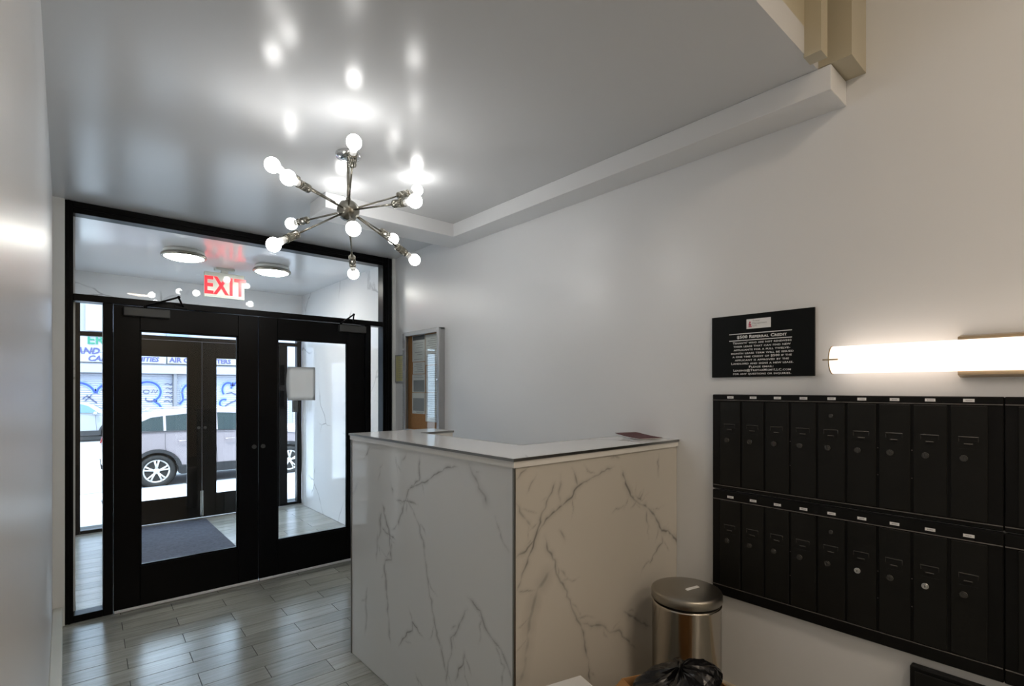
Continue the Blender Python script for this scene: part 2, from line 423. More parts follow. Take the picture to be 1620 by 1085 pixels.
# pull handle of the outer right door, and lock cylinder dots
hp = MB().tube([(1.96, 6.877, 1.98), (1.96, 6.84, 1.97), (1.965, 6.80, 1.90), (1.97, 6.79, 1.80), (1.965, 6.80, 1.70), (1.96, 6.84, 1.63), (1.96, 6.877, 1.62)], .011)
lab(hp.build('pull_handle', M['chrome'], d4), 'curved grey pull handle')
for d, x in ((d1, 1.115), (d2, 1.18), (d3, 1.175), (d4, 1.24)):
    y = (YD if d in (d1, d2) else YO) - .0225
    c = MB().cyl((x, y, 1.05), (x, y - .008, 1.05), .016, n=20).build('lock_cylinder', M['grey'], d)
lb = MB().box(2.21, 2.275, 6.825, 6.859, 1.20, 1.46, .004).build('lock_box', M['grey'], win2); lab(lb, 'grey metal box on the right post')
def closer(parent, x0, x1, ex, xa):
    y = YD - .0225
    c = MB().box(x0, x1, y - .052, y, 1.992, 2.05, .005, seg=2).build('door_closer', M['grey'], parent); lab(c, 'dark grey surface door closer')
    s = 1
    MB().cyl((xa, y - .028, 2.05), (xa, y - .028, 2.068), .012).tube([(xa, y - .028, 2.066), (ex, y - .125, 2.135)], .0065).tube([(ex, y - .125, 2.13), (ex + .045 * s, y - .004, 2.085)], .0065) \
        .box(ex + .02 * s - .03, ex + .02 * s + .045, y - .012, y, 2.073, 2.092, .002).sph((ex, y - .125, 2.135), .011, 10, 8).build('closer_arm', M['black'], c)
closer(d1, .30, .56, .60, .42)
closer(d2, 1.78, 2.02, 1.87, 1.80)

# paper notice taped to the right inner door
pn = MB()
nx, nz = 8, 8
g = [[pn.bm.verts.new((1.372 + .222 * i / nx - (.012 * math.sin(PI * j / nz) if i == 0 else 0), YD - .0045 - .012 * math.sin(PI * i / nx) * (.5 + .5 * math.sin(PI * j / nz)), 1.405 + .275 * j / nz)) for i in range(nx + 1)] for j in range(nz + 1)]
for j in range(nz):
    for i in range(nx): pn.bm.faces.new((g[j][i], g[j][i + 1], g[j + 1][i + 1], g[j + 1][i])).smooth = True
bmesh.ops.solidify(pn.bm, geom=list(pn.bm.faces), thickness=.0006)
tag(pn.build('paper_notice', M['paper']), 'blank-looking white paper taped to the glass of the right inner door', 'paper')

# door mat
mm = MB().box(.40, 1.232, 4.95, 6.80, .0005, .011, .003).build('door_mat', M['mat'])
tag(mm, 'blue-grey speckled entrance mat on the vestibule floor', 'mat')

# ---------------------------------------------------------------- marble counter
ct = thing('reception_counter', 'waist-high U-shaped reception counter clad in white marble with dark veins', 'counter', (1.234, 1.408, 0))
def veined(name, m, plane, c, a0, a1, z0, z1, paths, wide, parent, th=.012):
    step = .0042
    na = int((a1 - a0) / step); nz = int((z1 - z0) / step)
    A = np.linspace(a0, a1, na + 1); Zz = np.linspace(z0, z1, nz + 1)
    AA, ZZ = np.meshgrid(A, Zz); V = np.zeros_like(AA)
    r = np.random.default_rng(3)
    def fbm(pt, seed):     # jagged offset along a path
        rr = np.random.default_rng(seed); n = len(pt); o = np.zeros(n)
        for f, am in ((10, .35), (24, .25), (60, .16)):
            k = max(2, int(n / f) + 2); o += am * np.interp(np.linspace(0, k - 1, n), np.arange(k), rr.uniform(-1, 1, k))
        return o
    # short hairline offshoots that leave the main veins
    rb_ = np.random.default_rng(17); paths = list(paths); nmain = len(paths); wide = dict(wide)
    for q in range(nmain):
        for (xa, za), (xb, zb) in zip(paths[q][:-1], paths[q][1:]):
            if rb_.random() < .42:
                t = rb_.random(); x = xa + (xb - xa) * t; z = za + (zb - za) * t
                an = math.atan2(zb - za, xb - xa) + rb_.choice([-1, 1]) * rb_.uniform(.35, .9); br = [(x, z)]
                for _ in range(rb_.integers(2, 4)):
                    l = rb_.uniform(.02, .05); x += l * math.cos(an); z += l * math.sin(an); an += rb_.uniform(-.6, .6); br.append((x, z))
                wide[len(paths)] = (.0017, .5); paths.append(br)
    for pi_, path in enumerate(paths):
        P = np.array(path); seg = np.hypot(*np.diff(P, axis=0).T); L = seg.sum()
        n = max(6, int(L / .0022)); s = np.linspace(0, L, n); cs = np.concatenate([[0], np.cumsum(seg)])
        x = np.interp(s, cs, P[:, 0]); z = np.interp(s, cs, P[:, 1])
        x = x + fbm(x, pi_ * 2 + 1) * .017; z = z + fbm(z, pi_ * 2 + 2) * .012
        w0, st0 = wide.get(pi_, (.0030, .75))
        amp = np.clip(.78 + 1.0 * fbm(x, 900 + pi_), .12, 1.15)
        ends = np.clip(np.minimum(s, L - s) / .03, .25, 1)
        for px, pz, am, en in zip(x, z, amp, ends):
            i0 = int((px - a0) / step); j0 = int((pz - z0) / step); R = int(w0 * 3 / step) + 2
            ia, ib, ja, jb = max(0, i0 - R), min(na, i0 + R) + 1, max(0, j0 - R), min(nz, j0 + R) + 1
            if ia >= ib or ja >= jb: continue
            d = np.hypot(AA[ja:jb, ia:ib] - px, ZZ[ja:jb, ia:ib] - pz)
            w = w0 * (.55 + .6 * am)
            V[ja:jb, ia:ib] = np.maximum(V[ja:jb, ia:ib], st0 * min(1, am) * en * np.exp(-(d / w) ** 2))
            # faint halo of stain around the vein
            if R > 1: V[ja:jb, ia:ib] = np.maximum(V[ja:jb, ia:ib], .20 * am * en * np.exp(-(d / (w * 3.2)) ** 2))
    co = np.zeros((AA.size, 3))
    if plane == 'x': co[:, 0] = c; co[:, 1] = AA.ravel(); co[:, 2] = ZZ.ravel()
    else: co[:, 0] = AA.ravel(); co[:, 1] = c; co[:, 2] = ZZ.ravel()
    idx = np.arange(AA.size).reshape(AA.shape)
    a, b, cc, d = idx[:-1, :-1].ravel(), idx[:-1, 1:].ravel(), idx[1:, 1:].ravel(), idx[1:, :-1].ravel()
    F = np.stack([d, cc, b, a] if plane == 'x' else [a, b, cc, d], 1)
    # a thin back box gives the slab its thickness
    bk = np.array([(c + th, y, z) if plane == 'x' else (y, c + th, z) for y in (a0, a1) for z in (z0, z1)])
    fr = [idx[0, 0], idx[-1, 0], idx[0, -1], idx[-1, -1]]; n0 = AA.size
    me = bpy.data.meshes.new(name)
    loops = F.ravel().tolist()
    extra = [(n0, n0 + 1, n0 + 3, n0 + 2), (fr[0], fr[1], n0 + 1, n0), (fr[2], n0 + 2, n0 + 3, fr[3]), (fr[1], fr[3], n0 + 3, n0 + 1), (fr[0], n0, n0 + 2, fr[2])]
    if plane != 'x': extra = [tuple(reversed(e)) for e in extra]
    vt = np.vstack([co, bk])
    me.from_pydata(vt.tolist(), [], F.tolist() + [tuple(int(q) for q in e) for e in extra])
    at = me.attributes.new('vein', 'FLOAT', 'POINT'); at.data.foreach_set('value', np.concatenate([np.clip(V, 0, 1).ravel(), np.zeros(4)]).astype(np.float32))
    me.update()
    o = bpy.data.objects.new(name, me); me.materials.append(m); COL.objects.link(o); keep(o, parent); return o
VL= [[(2.445, 0.924), (2.402, 0.839), (2.36, 0.795), (2.352, 0.718), (2.333, 0.645), (2.402, 0.628), (2.416, 0.598), (2.394, 0.524), (2.38, 0.423), (2.369, 0.335), (2.347, 0.213)], [(2.072, 1.182), (2.072, 1.081), (2.167, 1.019), (2.204, 0.951), (2.28, 0.824)], [(2.191, 0.991), (2.13, 0.927), (2.072, 0.866), (2.022, 0.77), (2.005, 0.681), (1.987, 0.592), (1.95, 0.511), (1.925, 0.429), (1.888, 0.363), (1.848, 0.279)], [(1.761, 1.178), (1.858, 1.163), (1.94, 1.127), (2.016, 1.082), (2.167, 1.025)], [(2.488, 0.755), (2.488, 0.66), (2.509, 0.601)], [(2.293, 1.166), (2.28, 1.079)], [(1.68, 1.191), (1.645, 1.148), (1.62, 1.11), (1.586, 1.08), (1.554, 1.05)], [(1.514, 1.018), (1.491, 0.973), (1.469, 0.93), (1.439, 0.898)], [(1.692, 0.654), (1.645, 0.642), (1.611, 0.622), (1.578, 0.573), (1.514, 0.536), (1.461, 0.508), (1.424, 0.446), (1.414, 0.418)], [(1.698, 0.61), (1.752, 0.533), (1.771, 0.484), (1.809, 0.448), (1.809, 0.383), (1.838, 0.305), (1.848, 0.234)], [(1.707, 0.433), (1.725, 0.373), (1.78, 0.285)], [(1.716, 0.424), (1.743, 0.344)], [(2.267, 0.243), (2.191, 0.327), (2.138, 0.365), (2.13, 0.404), (2.072, 0.376), (2.031, 0.369)], [(2.579, 1.187), (2.642, 1.125)], [(2.724, 0.987), (2.792, 0.897), (2.816, 0.856)], [(2.43, 1.113), (2.473, 1.081)], [(2.61, 0.436), (2.626, 0.319), (2.619, 0.251), (2.642, 0.172)], [(2.445, 0.791), (2.402, 0.773), (2.293, 0.757)], [(2.347, 1.031), (2.32, 0.977)], [(2.293, 0.949), (2.167, 0.97), (2.072, 0.967)], [(2.095, 0.175), (2.072, 0.131)], [(2.191, 1.189), (2.241, 1.14)], [(2.43, 0.887), (2.459, 0.815), (2.445, 0.764), (2.503, 0.697)]]
VR= [[(1.865, 1.154), (1.893, 1.082), (1.931, 1.024), (1.99, 0.981), (2.062, 0.946), (2.126, 0.899), (2.18, 0.809), (2.237, 0.799), (2.283, 0.771), (2.318, 0.732), (2.326, 0.711)], [(1.931, 1.007), (1.884, 0.967)], [(2.052, 0.942), (2.062, 0.891), (2.083, 0.851)], [(2.18, 0.797), (2.191, 0.757), (2.126, 0.72), (2.083, 0.68), (2.068, 0.696)], [(1.81, 1.159), (1.73, 1.145), (1.663, 1.125), (1.582, 1.103), (1.535, 1.062), (1.468, 1.03), (1.389, 0.993), (1.335, 0.943), (1.295, 0.903), (1.256, 0.892), (1.243, 0.89)], [(1.453, 1.134), (1.41, 1.069), (1.375, 1.015), (1.348, 0.96), (1.321, 0.897), (1.288, 0.847), (1.263, 0.786), (1.246, 0.76)], [(1.475, 1.162), (1.468, 1.091), (1.475, 1.039)], [(1.389, 0.933), (1.41, 0.879), (1.446, 0.831), (1.46, 0.757), (1.505, 0.705), (1.535, 0.635), (1.566, 0.574), (1.598, 0.522), (1.622, 0.451), (1.646, 0.357), (1.654, 0.267)], [(1.424, 0.796), (1.389, 0.769), (1.355, 0.743), (1.321, 0.674), (1.308, 0.601), (1.295, 0.528), (1.282, 0.455), (1.263, 0.415)], [(1.243, 1.083), (1.282, 1.03), (1.315, 0.986)], [(1.246, 0.76), (1.335, 0.741)], [(1.348, 1.176), (1.315, 1.131), (1.292, 1.107)], [(1.614, 0.533), (1.646, 0.529), (1.671, 0.505), (1.713, 0.498), (1.756, 0.474), (1.792, 0.441), (1.855, 0.429), (1.893, 0.386), (1.941, 0.341)], [(1.874, 0.513), (1.951, 0.468), (2.011, 0.421), (2.094, 0.372)], [(1.551, 1.185), (1.574, 1.13), (1.59, 1.097)], [(1.475, 0.794), (1.52, 0.743)], [(1.468, 0.949), (1.505, 0.896)], [(1.783, 1.207), (1.855, 1.195)], [(2.158, 1.187), (2.158, 1.087)], [(1.301, 1.205), (1.246, 1.168)], [(2.031, 1.029), (2.011, 0.984), (1.971, 1.013)]]
wl = {0: (.0042, .75), 1: (.0034, .7), 2: (.0032, .62), 6: (.006, .55), 8: (.0034, .65), 9: (.003, .6), 14: (.005, .3), 16: (.0036, .5), 22: (.005, .6), 4: (.003, .5)}
wr = {0: (.0052, .85), 4: (.0038, .8), 5: (.0042, .82), 7: (.0042, .8), 8: (.010, .48), 12: (.004, .7), 13: (.006, .7), 6: (.003, .55)}
wf = dict(wr)
pl = veined('marble_panel', M['marL'], 'x', 1.234, 1.413, 2.803, .002, 1.213, VL, wl, ct); lab(pl, 'grey-white marble side panel facing the left wall')
pf = veined('marble_panel', M['marF'], 'y', 1.408, 1.240, 2.318, .002, 1.213, VR, wr, ct); lab(pf, 'marble front panel with strong brown-grey veins')
def cpart(name, mb, m): return keep(mb.build(name, m), ct)
cpart('corner_trim', MB().box(1.229, 1.2385, 1.403, 1.4125, 0, 1.213, .001), M['trim'])
cpart('corner_trim', MB().box(1.229, 1.240, 2.803, 2.813, 0, 1.213, .001), M['trim'])
cpart('core', MB().box(1.247, 1.49, 1.46, 2.79, 0, 1.212).box(1.247, 2.318, 1.4215, 1.67, 0, 1.212).box(1.49, 1.76, 2.60, 2.79, 0, 1.212), M['wall_w'])
top_poly = [(1.219, 1.393), (2.318, 1.393), (2.318, 1.715), (1.545, 1.715), (1.545, 2.585), (1.782, 2.585), (1.782, 2.818), (1.219, 2.818)]
e_ = .006
in_poly = [(1.219 + e_, 1.393 + e_), (2.318, 1.393 + e_), (2.318, 1.715 - e_), (1.545 - e_, 1.715 - e_), (1.545 - e_, 2.585 + e_), (1.782 - e_, 2.585 + e_), (1.782 - e_, 2.818 - e_), (1.219 + e_, 2.818 - e_)]
cpart('top_edge', MB().prism(in_poly, 'z', 1.213, 1.2385), M['edge'])
cpart('countertop', MB().prism(in_poly, 'z', 1.2385, 1.2475), M['martop'])
tr = MB()
for i in range(8):
    if i == 1: continue
    a, b = top_poly[i], top_poly[(i + 1) % 8]
    p, q = in_poly[i], in_poly[(i + 1) % 8]
    tr.prism([a, b, q, p], 'z', 1.237, 1.2478)
cpart('edge_trim', tr, M['trim'])

# booklet lying on the counter
bk = thing('booklet', 'dark red booklet lying on the counter top by the wall', 'booklet', (2.23, 1.575, 1.249), math.radians(-17))
def bent(z0, thick, w, l, curl):
    b = MB(); n = 6; rows = []
    for i in range(n + 1):
        y = -l / 2 + l * i / n; z = z0 + curl * (i / n) ** 2
        rows.append([b.bm.verts.new((x, y, z + t)) for t in (0, thick) for x in (-w / 2, w / 2)])
    for r, s in zip(rows, rows[1:]):
        for q in ((0, 1, 1, 0), (2, 3, 3, 2)): b.bm.faces.new((r[q[0]], r[q[1]], s[q[2]], s[q[3]]))
        b.bm.faces.new((r[0], r[2], s[2], s[0])); b.bm.faces.new((r[1], r[3], s[3], s[1]))
    b.bm.faces.new((rows[0][0], rows[0][1], rows[0][3], rows[0][2])); b.bm.faces.new((rows[-1][0], rows[-1][1], rows[-1][3], rows[-1][2]))
    return b
bent(0.001, .004, .135, .20, .010).build('pages', M['paper'], bk)
bent(0.0055, .0015, .14, .205, .012).build('cover', M['maroon'], bk)

# ---------------------------------------------------------------- starburst chandelier
HUB = Vector((1.100, 2.546, 2.4145))
ch = thing('starburst_chandelier', 'brushed nickel starburst chandelier with twelve glowing round bulbs hung from the ceiling', 'chandelier', (HUB.x, HUB.y, ZC))
z0 = HUB.z - ZC
cn = MB().lathe([(.0, -.001), (.062, -.001), (.064, -.006), (.060, -.020), (.030, -.030), (.012, -.034), (.0, -.034)], n=40).build('canopy', M['chrome'], ch)
MB().cyl((0, 0, -.03), (0, 0, z0 + .03), .0075, n=16).cyl((0, 0, z0 + .04), (0, 0, z0 + .062), .013, n=16).build('stem', M['nickel'], ch)
hb = MB().sph((0, 0, z0), .056, 32, 20, (1, 1, .96))
hb.build('hub', M['nickel'], ch)
dirs = [(-.329, -.888, .321), (-.902, -.419, .102), (-.814, -.580, -.039), (.887, .048, .459), (.272, -.958, -.095), (-.292, .956, .025),
        (-.816, -.160, -.556), (-.311, -.833, -.458), (.834, .551, -.030), (.920, .163, -.356), (.398, .768, -.502), (.293, .870, .397)]
arm_me = sock_me = bulb_me = col_me = rib_me = None
RB, LB = .0325, .470
for dv in dirs:
    q = Vector(dv).normalized().to_track_quat('Z', 'Y')
    if arm_me is None:
        a = MB().cyl((0, 0, .05), (0, 0, .335), .0048, n=12).build('arm', M['nickel'], ch); arm_me = a.data
        s = MB().lathe([(0, .325), (.012, .325), (.0195, .332), (.0195, .345), (.0175, .347), (.0175, .395), (.0195, .397), (.0195, .402), (.0, .402)], n=28).build('socket', M['nickel'], a); sock_me = s.data
        rb = MB()
        for k in range(14):
            t = 2 * PI * k / 14; rb.cyl((.0178 * math.cos(t), .0178 * math.sin(t), .35), (.0178 * math.cos(t), .0178 * math.sin(t), .392), .0016, n=6)
        rr = rb.build('socket_ridges', M['nickel'], s); rib_me = rr.data
        bl = bpy.data.objects.new('tmp', None)
        bpy.data.objects.remove(bl)
        prof = [(0, .418), (.0165, .418), (.0185, .4255)]
        th0 = math.asin(min(1, .0185 / RB))
        prof = [(0, .428), (.0150, .428)] + [(RB * math.sin(t), LB - RB * math.cos(t)) for t in np.linspace(.50, PI - .02, 16)]
        b = MB().lathe(prof, n=32).build('bulb', M['bulb'], a); bulb_me = b.data
        c = MB().lathe([(0, .4025), (.014, .4025), (.0152, .415), (.0172, .4275), (.0165, .4325), (0, .4325)], n=28).build('bulb_collar', M['collar'], a); col_me = c.data
    else:
        a = bpy.data.objects.new('arm', arm_me); COL.objects.link(a); a.parent = ch
        for nm, me in (('socket', sock_me), ('bulb', bulb_me), ('bulb_collar', col_me)):
            o = bpy.data.objects.new(nm, me); COL.objects.link(o); o.parent = a
    a.location = (0, 0, z0); a.rotation_mode = 'QUATERNION'; a.rotation_quaternion = q
for a in [o for o in ch.children if o.name.startswith('arm')]:
    for c in list(a.children):
        for g in list(c.children):     # ridges move one level up so nothing is deeper than thing > part > sub-part
            g.parent = a
    if not any(c.name.startswith('socket_ridges') for c in a.children):
        o = bpy.data.objects.new('socket_ridges', rib_me); COL.objects.link(o); o.parent = a

# ---------------------------------------------------------------- vestibule lights, exit sign
def disc_light(x, y, label):
    t = thing('ceiling_light', label, 'light', (x, y, ZC), 0, 'round ceiling lights of the vestibule')
    MB().lathe([(0, -.001), (.150, -.001), (.158, -.012), (.158, -.028), (.150, -.034), (0, -.034)], n=56).build('housing', M['collar'], t)
    MB().lathe([(.150, -.034), (.168, -.036), (.172, -.042), (.172, -.058), (.165, -.064), (.152, -.064), (.150, -.05)], n=56).build('rim', M['nickel'], t)
    MB().lathe([(0, -.036), (.149, -.040), (.149, -.062), (.12, -.074), (.06, -.082), (0, -.084)], n=56).build('diffuser', M['disc'], t)
disc_light(.79, 5.27, 'round glowing ceiling light with metal rim left of the exit sign')
disc_light(1.545, 5.38, 'round glowing ceiling light with metal rim right of the exit sign')
ex = thing('exit_sign', 'lit red and grey EXIT sign hanging under the vestibule ceiling', 'sign', (1.215, 5.80, ZC))
MB().box(-.085, .085, -.045, .045, -.022, -.001, .003).box(-.03, .03, -.02, .02, -.05, -.02, .002).build('mount', M['exitbody'], ex)
MB().box(-.178, .178, -.022, .022, -.300, -.050, .006, seg=2).build('housing', M['exitbody'], ex)
text('lettering', 'EXIT', .240, M['exit'], face_mtx((0, -.0235, -.262), (1, 0, 0)), ex, sx=.72, bold=.006, depth=.001, space=1.08)
bb = MB().box(-.16, .16, -.0275, -.022, -.282, -.278).build('housing_lip', M['exitbody'], ex)

# ---------------------------------------------------------------- notice cabinet and small certificate on the right wall
BX0, BX1 = 2.262, 2.319
by0, by1, bz0, bz1 = 3.495, 4.072, 1.115, 1.995
bd = thing('notice_board', 'tall aluminium glass-fronted notice cabinet with cork back on the right wall', 'notice board', (XR, 3.78, bz0))
def bpart(n, mb, m): return keep(mb.build(n, m), bd)
bpart('case', MB().box(BX0 + .012, BX1, by0, by0 + .012, bz0, bz1, .001).box(BX0 + .012, BX1, by1 - .012, by1, bz0, bz1, .001).box(BX0 + .012, BX1, by0, by1, bz0, bz0 + .012, .001).box(BX0 + .012, BX1, by0, by1, bz1 - .012, bz1, .001), M['alu'])
fw = .036
fr_ = MB().box(BX0, BX0 + .014, by0, by0 + fw, bz0, bz1, .003).box(BX0, BX0 + .014, by1 - fw, by1, bz0, bz1, .003).box(BX0, BX0 + .014, by0 + fw, by1 - fw, bz0, bz0 + fw, .003).box(BX0, BX0 + .014, by0 + fw, by1 - fw, bz1 - fw, bz1, .003)
df = bpart('door_frame', fr_, M['alu'])
hg = MB()
for k in range(42): hg.cyl((BX0 - .002, by1 - .004, bz0 + .01 + k * .0206), (BX0 - .002, by1 - .004, bz0 + .027 + k * .0206), .005, n=8)
bpart('piano_hinge', hg, M['alu'])
bpart('glass_pane', MB().box(BX0 + .005, BX0 + .009, by0 + fw - .004, by1 - fw + .004, bz0 + fw - .004, bz1 - fw + .004), M['glass'])
bpart('cork_board', MB().box(BX1 - .012, BX1 - .001, by0 + .013, by1 - .013, bz0 + .013, bz1 - .013), M['cork'])
bpart('lock', MB().cyl((BX0, by0 + .018, 1.575), (BX0 - .006, by0 + .018, 1.575), .008, n=16), M['chrome'])
def sheet(name, label, ya, yb, za, zb, m=None, lines=(), head=None, lift=0.0, group='papers pinned in the notice cabinet'):
    x = 2.3065 - lift
    t = thing(name, label, 'paper', (x, (ya + yb) / 2, za), 0, group)
    keep(MB().box(x - .0008, x, ya, yb, za, zb).build('page', m or M['paper']), t)
    if head:
        keep(MB().box(x - .0014, x - .0009, ya + head[0], yb - head[1], zb - head[3], zb - head[2]).build('printed_block', head[4]), t)
    if lines:
        b = MB()
        for z, a, c in lines: b.box(x - .0013, x - .0009, ya + (yb - ya) * a, ya + (yb - ya) * c, z - .0022, z + .0022)
        o = keep(b.build('printed_lines', M['inkg']), t); o['kind'] = 'stuff'
rl = random.Random(5)
def rows(z0, z1, n, dens=.8): return [(z0 + (z1 - z0) * (k + .5) / n, .08 + rl.random() * .15, .6 + rl.random() * .32) for k in range(n) if rl.random() < dens]
# y grows to the left of the photograph on this wall
sheet('posted_notice', 'pinned sheet with a black title block, top left in the notice cabinet', 3.775, 3.985, 1.735, 1.962, lines=rows(1.745, 1.905, 8, .9), head=(.008, .008, .004, .042, M['ink']))
sheet('posted_notice', 'small white sheet under the black-titled one in the notice cabinet', 3.775, 3.975, 1.630, 1.730, lines=rows(1.64, 1.72, 5, .9), lift=.001)
sheet('posted_notice', 'white slip with a grey photocopy block in the middle of the notice cabinet', 3.775, 3.985, 1.47, 1.625, lines=rows(1.59, 1.62, 2, 1), head=(.012, .02, .05, .15, M['paperg']))
sheet('posted_notice', 'lowest sheet with a grey block under a torn white heading in the notice cabinet', 3.775, 3.985, 1.285, 1.465, lines=rows(1.29, 1.305, 2, 1), head=(.012, .015, .045, .155, M['paperg']), lift=.001)
sheet('posted_notice', 'long list sheet, top right in the notice cabinet', 3.56, 3.765, 1.70, 1.955, lines=rows(1.71, 1.945, 13, .9), lift=.001)
sheet('posted_notice', 'closely printed sheet in the middle of the right column of the notice cabinet', 3.56, 3.76, 1.47, 1.695, lines=rows(1.48, 1.69, 12, .85))
sheet('posted_notice', 'lowest sheet of the right column of the notice cabinet', 3.56, 3.765, 1.225, 1.466, lines=rows(1.24, 1.455, 12, .9), lift=.001)
cf = thing('framed_certificate', 'small yellow certificate in a silver frame behind the notice cabinet', 'frame', (XR, 4.20, 1.56))
keep(MB().box(2.304, 2.319, 4.10, 4.11, 1.56, 1.81, .001).box(2.304, 2.319, 4.286, 4.296, 1.56, 1.81, .001).box(2.304, 2.319, 4.11, 4.286, 1.56, 1.571, .001).box(2.304, 2.319, 4.11, 4.286, 1.799, 1.81, .001).build('border', M['alu']), cf)
keep(MB().box(2.308, 2.318, 4.11, 4.286, 1.571, 1.799).build('certificate', M['yellow']), cf)
b = MB()
for k in range(9): b.box(2.3072, 2.3078, 4.135 + rl.random() * .02, 4.26 - rl.random() * .03, 1.60 + k * .02, 1.603 + k * .02)
o = keep(b.build('printed_lines', M['inkg']), cf); o['kind'] = 'stuff'

# ---------------------------------------------------------------- black referral sign
sg = thing('wall_sign', 'black rectangular sign with white lettering on the wall above the mailboxes', 'sign', (XR, .997, 1.553))
keep(MB().box(2.309, 2.3195, .776, 1.217, 1.553, 1.834, .001).build('board', M['signk']), sg)
XS = 2.3086
def wt(name, s, y, z, size, sx=1.3, m=None, align='CENTER', small=True, bold=0.0):
    o = text(name, s, size, m or M['white'], face_mtx((XS, y, z), (0, -1, 0)), None, align, sx, 0, small, .0002, 1.05, bold); keep(o, sg); return o
yc = .990
keep(MB().box(2.3082, 2.3089, .948, 1.053, 1.768, 1.811).build('logo_card', M['paperw']), sg)
lg = MB()
for dy, dz, w, h in ((0, .024, .007, .007), (0, .013, .011, .009), (-.001, .005, .014, .005), (.003, .018, .004, .006)): lg.box(2.3078, 2.3081, 1.038 - w / 2 + dy, 1.038 + w / 2 + dy, 1.772 + dz - h / 2, 1.772 + dz + h / 2, .0)
keep(lg.build('logo_mark', M['pink']), sg)
XS = 2.3081
for s_, z_ in (('Tristar', 1.799), ('Management', 1.788), ('LLC', 1.777)):
    o = text('logo_text', s_, .0105, M['inkg'], face_mtx((2.3079, 1.027, z_), (0, -1, 0)), None, 'LEFT', 1.15, 0, False, .0001); keep(o, sg)
XS = 2.3086
keep(MB().box(2.3082, 2.3089, .862, 1.133, 1.7465, 1.750).box(2.3082, 2.3089, .862, 1.133, 1.7165, 1.720).build('rule_line', M['white']), sg)
wt('heading', '$500 Referral Credit', yc, 1.7272, .0185, 1.22, bold=.0005)
LT = ["Tenants' who are not renewing", "their lease that can find new", "applicants for a full twelve-", "month lease term will be issued",
      "a one time credit of $500 if the", "applicant is approved by the", "Landlord and signs a new lease.", "Please email:", "Leasing@TristarMgmtLLC.com", "for any questions or inquiries."]
WD = [.252, .245, .243, .268, .255, .232, .266, .105, .246, .249]
for k, (s_, w_) in enumerate(zip(LT, WD)):
    o = wt('text_line', s_, yc, 1.7025 - k * .01545, .0132, 1.0, bold=.0002)
    ys = [v.co.y for v in o.data.vertices]; w = max(ys) - min(ys)
    f = w_ / w
    for v in o.data.vertices: v.co.y = yc + (v.co.y - yc) * f

# ---------------------------------------------------------------- vanity bar light
vb = thing('wall_light', 'long glowing opal half-round bar light with bronze back plate above the mailboxes', 'light', (XR, .02, 1.61))
ya, yb_ = -.65, .688
cxl, czl, rl_ = 2.245, 1.611, .052
prof = [(cxl + .028 * 0 - rl_ * math.cos(t) * .9, czl + rl_ * math.sin(t)) for t in np.linspace(-PI / 2 - .35, PI / 2 + .35, 26)]
dv = MB()
A = [dv.bm.verts.new((x, ya, z)) for x, z in prof]; B_ = [dv.bm.verts.new((x, yb_, z)) for x, z in prof]
for i in range(len(prof)):
    j = (i + 1) % len(prof); dv.bm.faces.new((A[i], A[j], B_[j], B_[i])).smooth = (j != 0)
dv.bm.faces.new(A); dv.bm.faces.new(list(reversed(B_)))
keep(dv.build('diffuser', M['bar']), vb)
cp = [(cxl + .0 - (rl_ + .0025) * math.cos(t) * .9, czl + (rl_ + .0025) * math.sin(t)) for t in np.linspace(-PI / 2 - .35, PI / 2 + .35, 26)]
keep(MB().prism([(x, z) for x, z in cp], 'y', yb_ + .0005, yb_ + .004).build('end_cap', M['brass']), vb)
keep(MB().prism([(x, z) for x, z in cp], 'y', ya - .004, ya - .0005).build('end_cap', M['brass']), vb)
for y, s in ((yb_, 1), (ya, -1)):
    keep(MB().cyl((cxl - .047, y + .022 * s, czl), (cxl - .047, y - .03 * s, czl), .0032, n=12).cyl((cxl - .05, y + .002 * s, czl), (cxl + .02, y + .006 * s, czl), .003, n=10).build('finial', M['brass']), vb)
pp = [(2.262, czl - .058), (2.318, czl - .078), (2.3195, czl - .078), (2.3195, czl + .078), (2.318, czl + .078), (2.262, czl + .058)]
keep(MB().prism([(2.275, czl - .064), (2.319, czl - .072), (2.319, czl + .072), (2.275, czl + .064)], 'y', -.29, .325).build('back_plate', M['brass']), vb)
"""end light"""

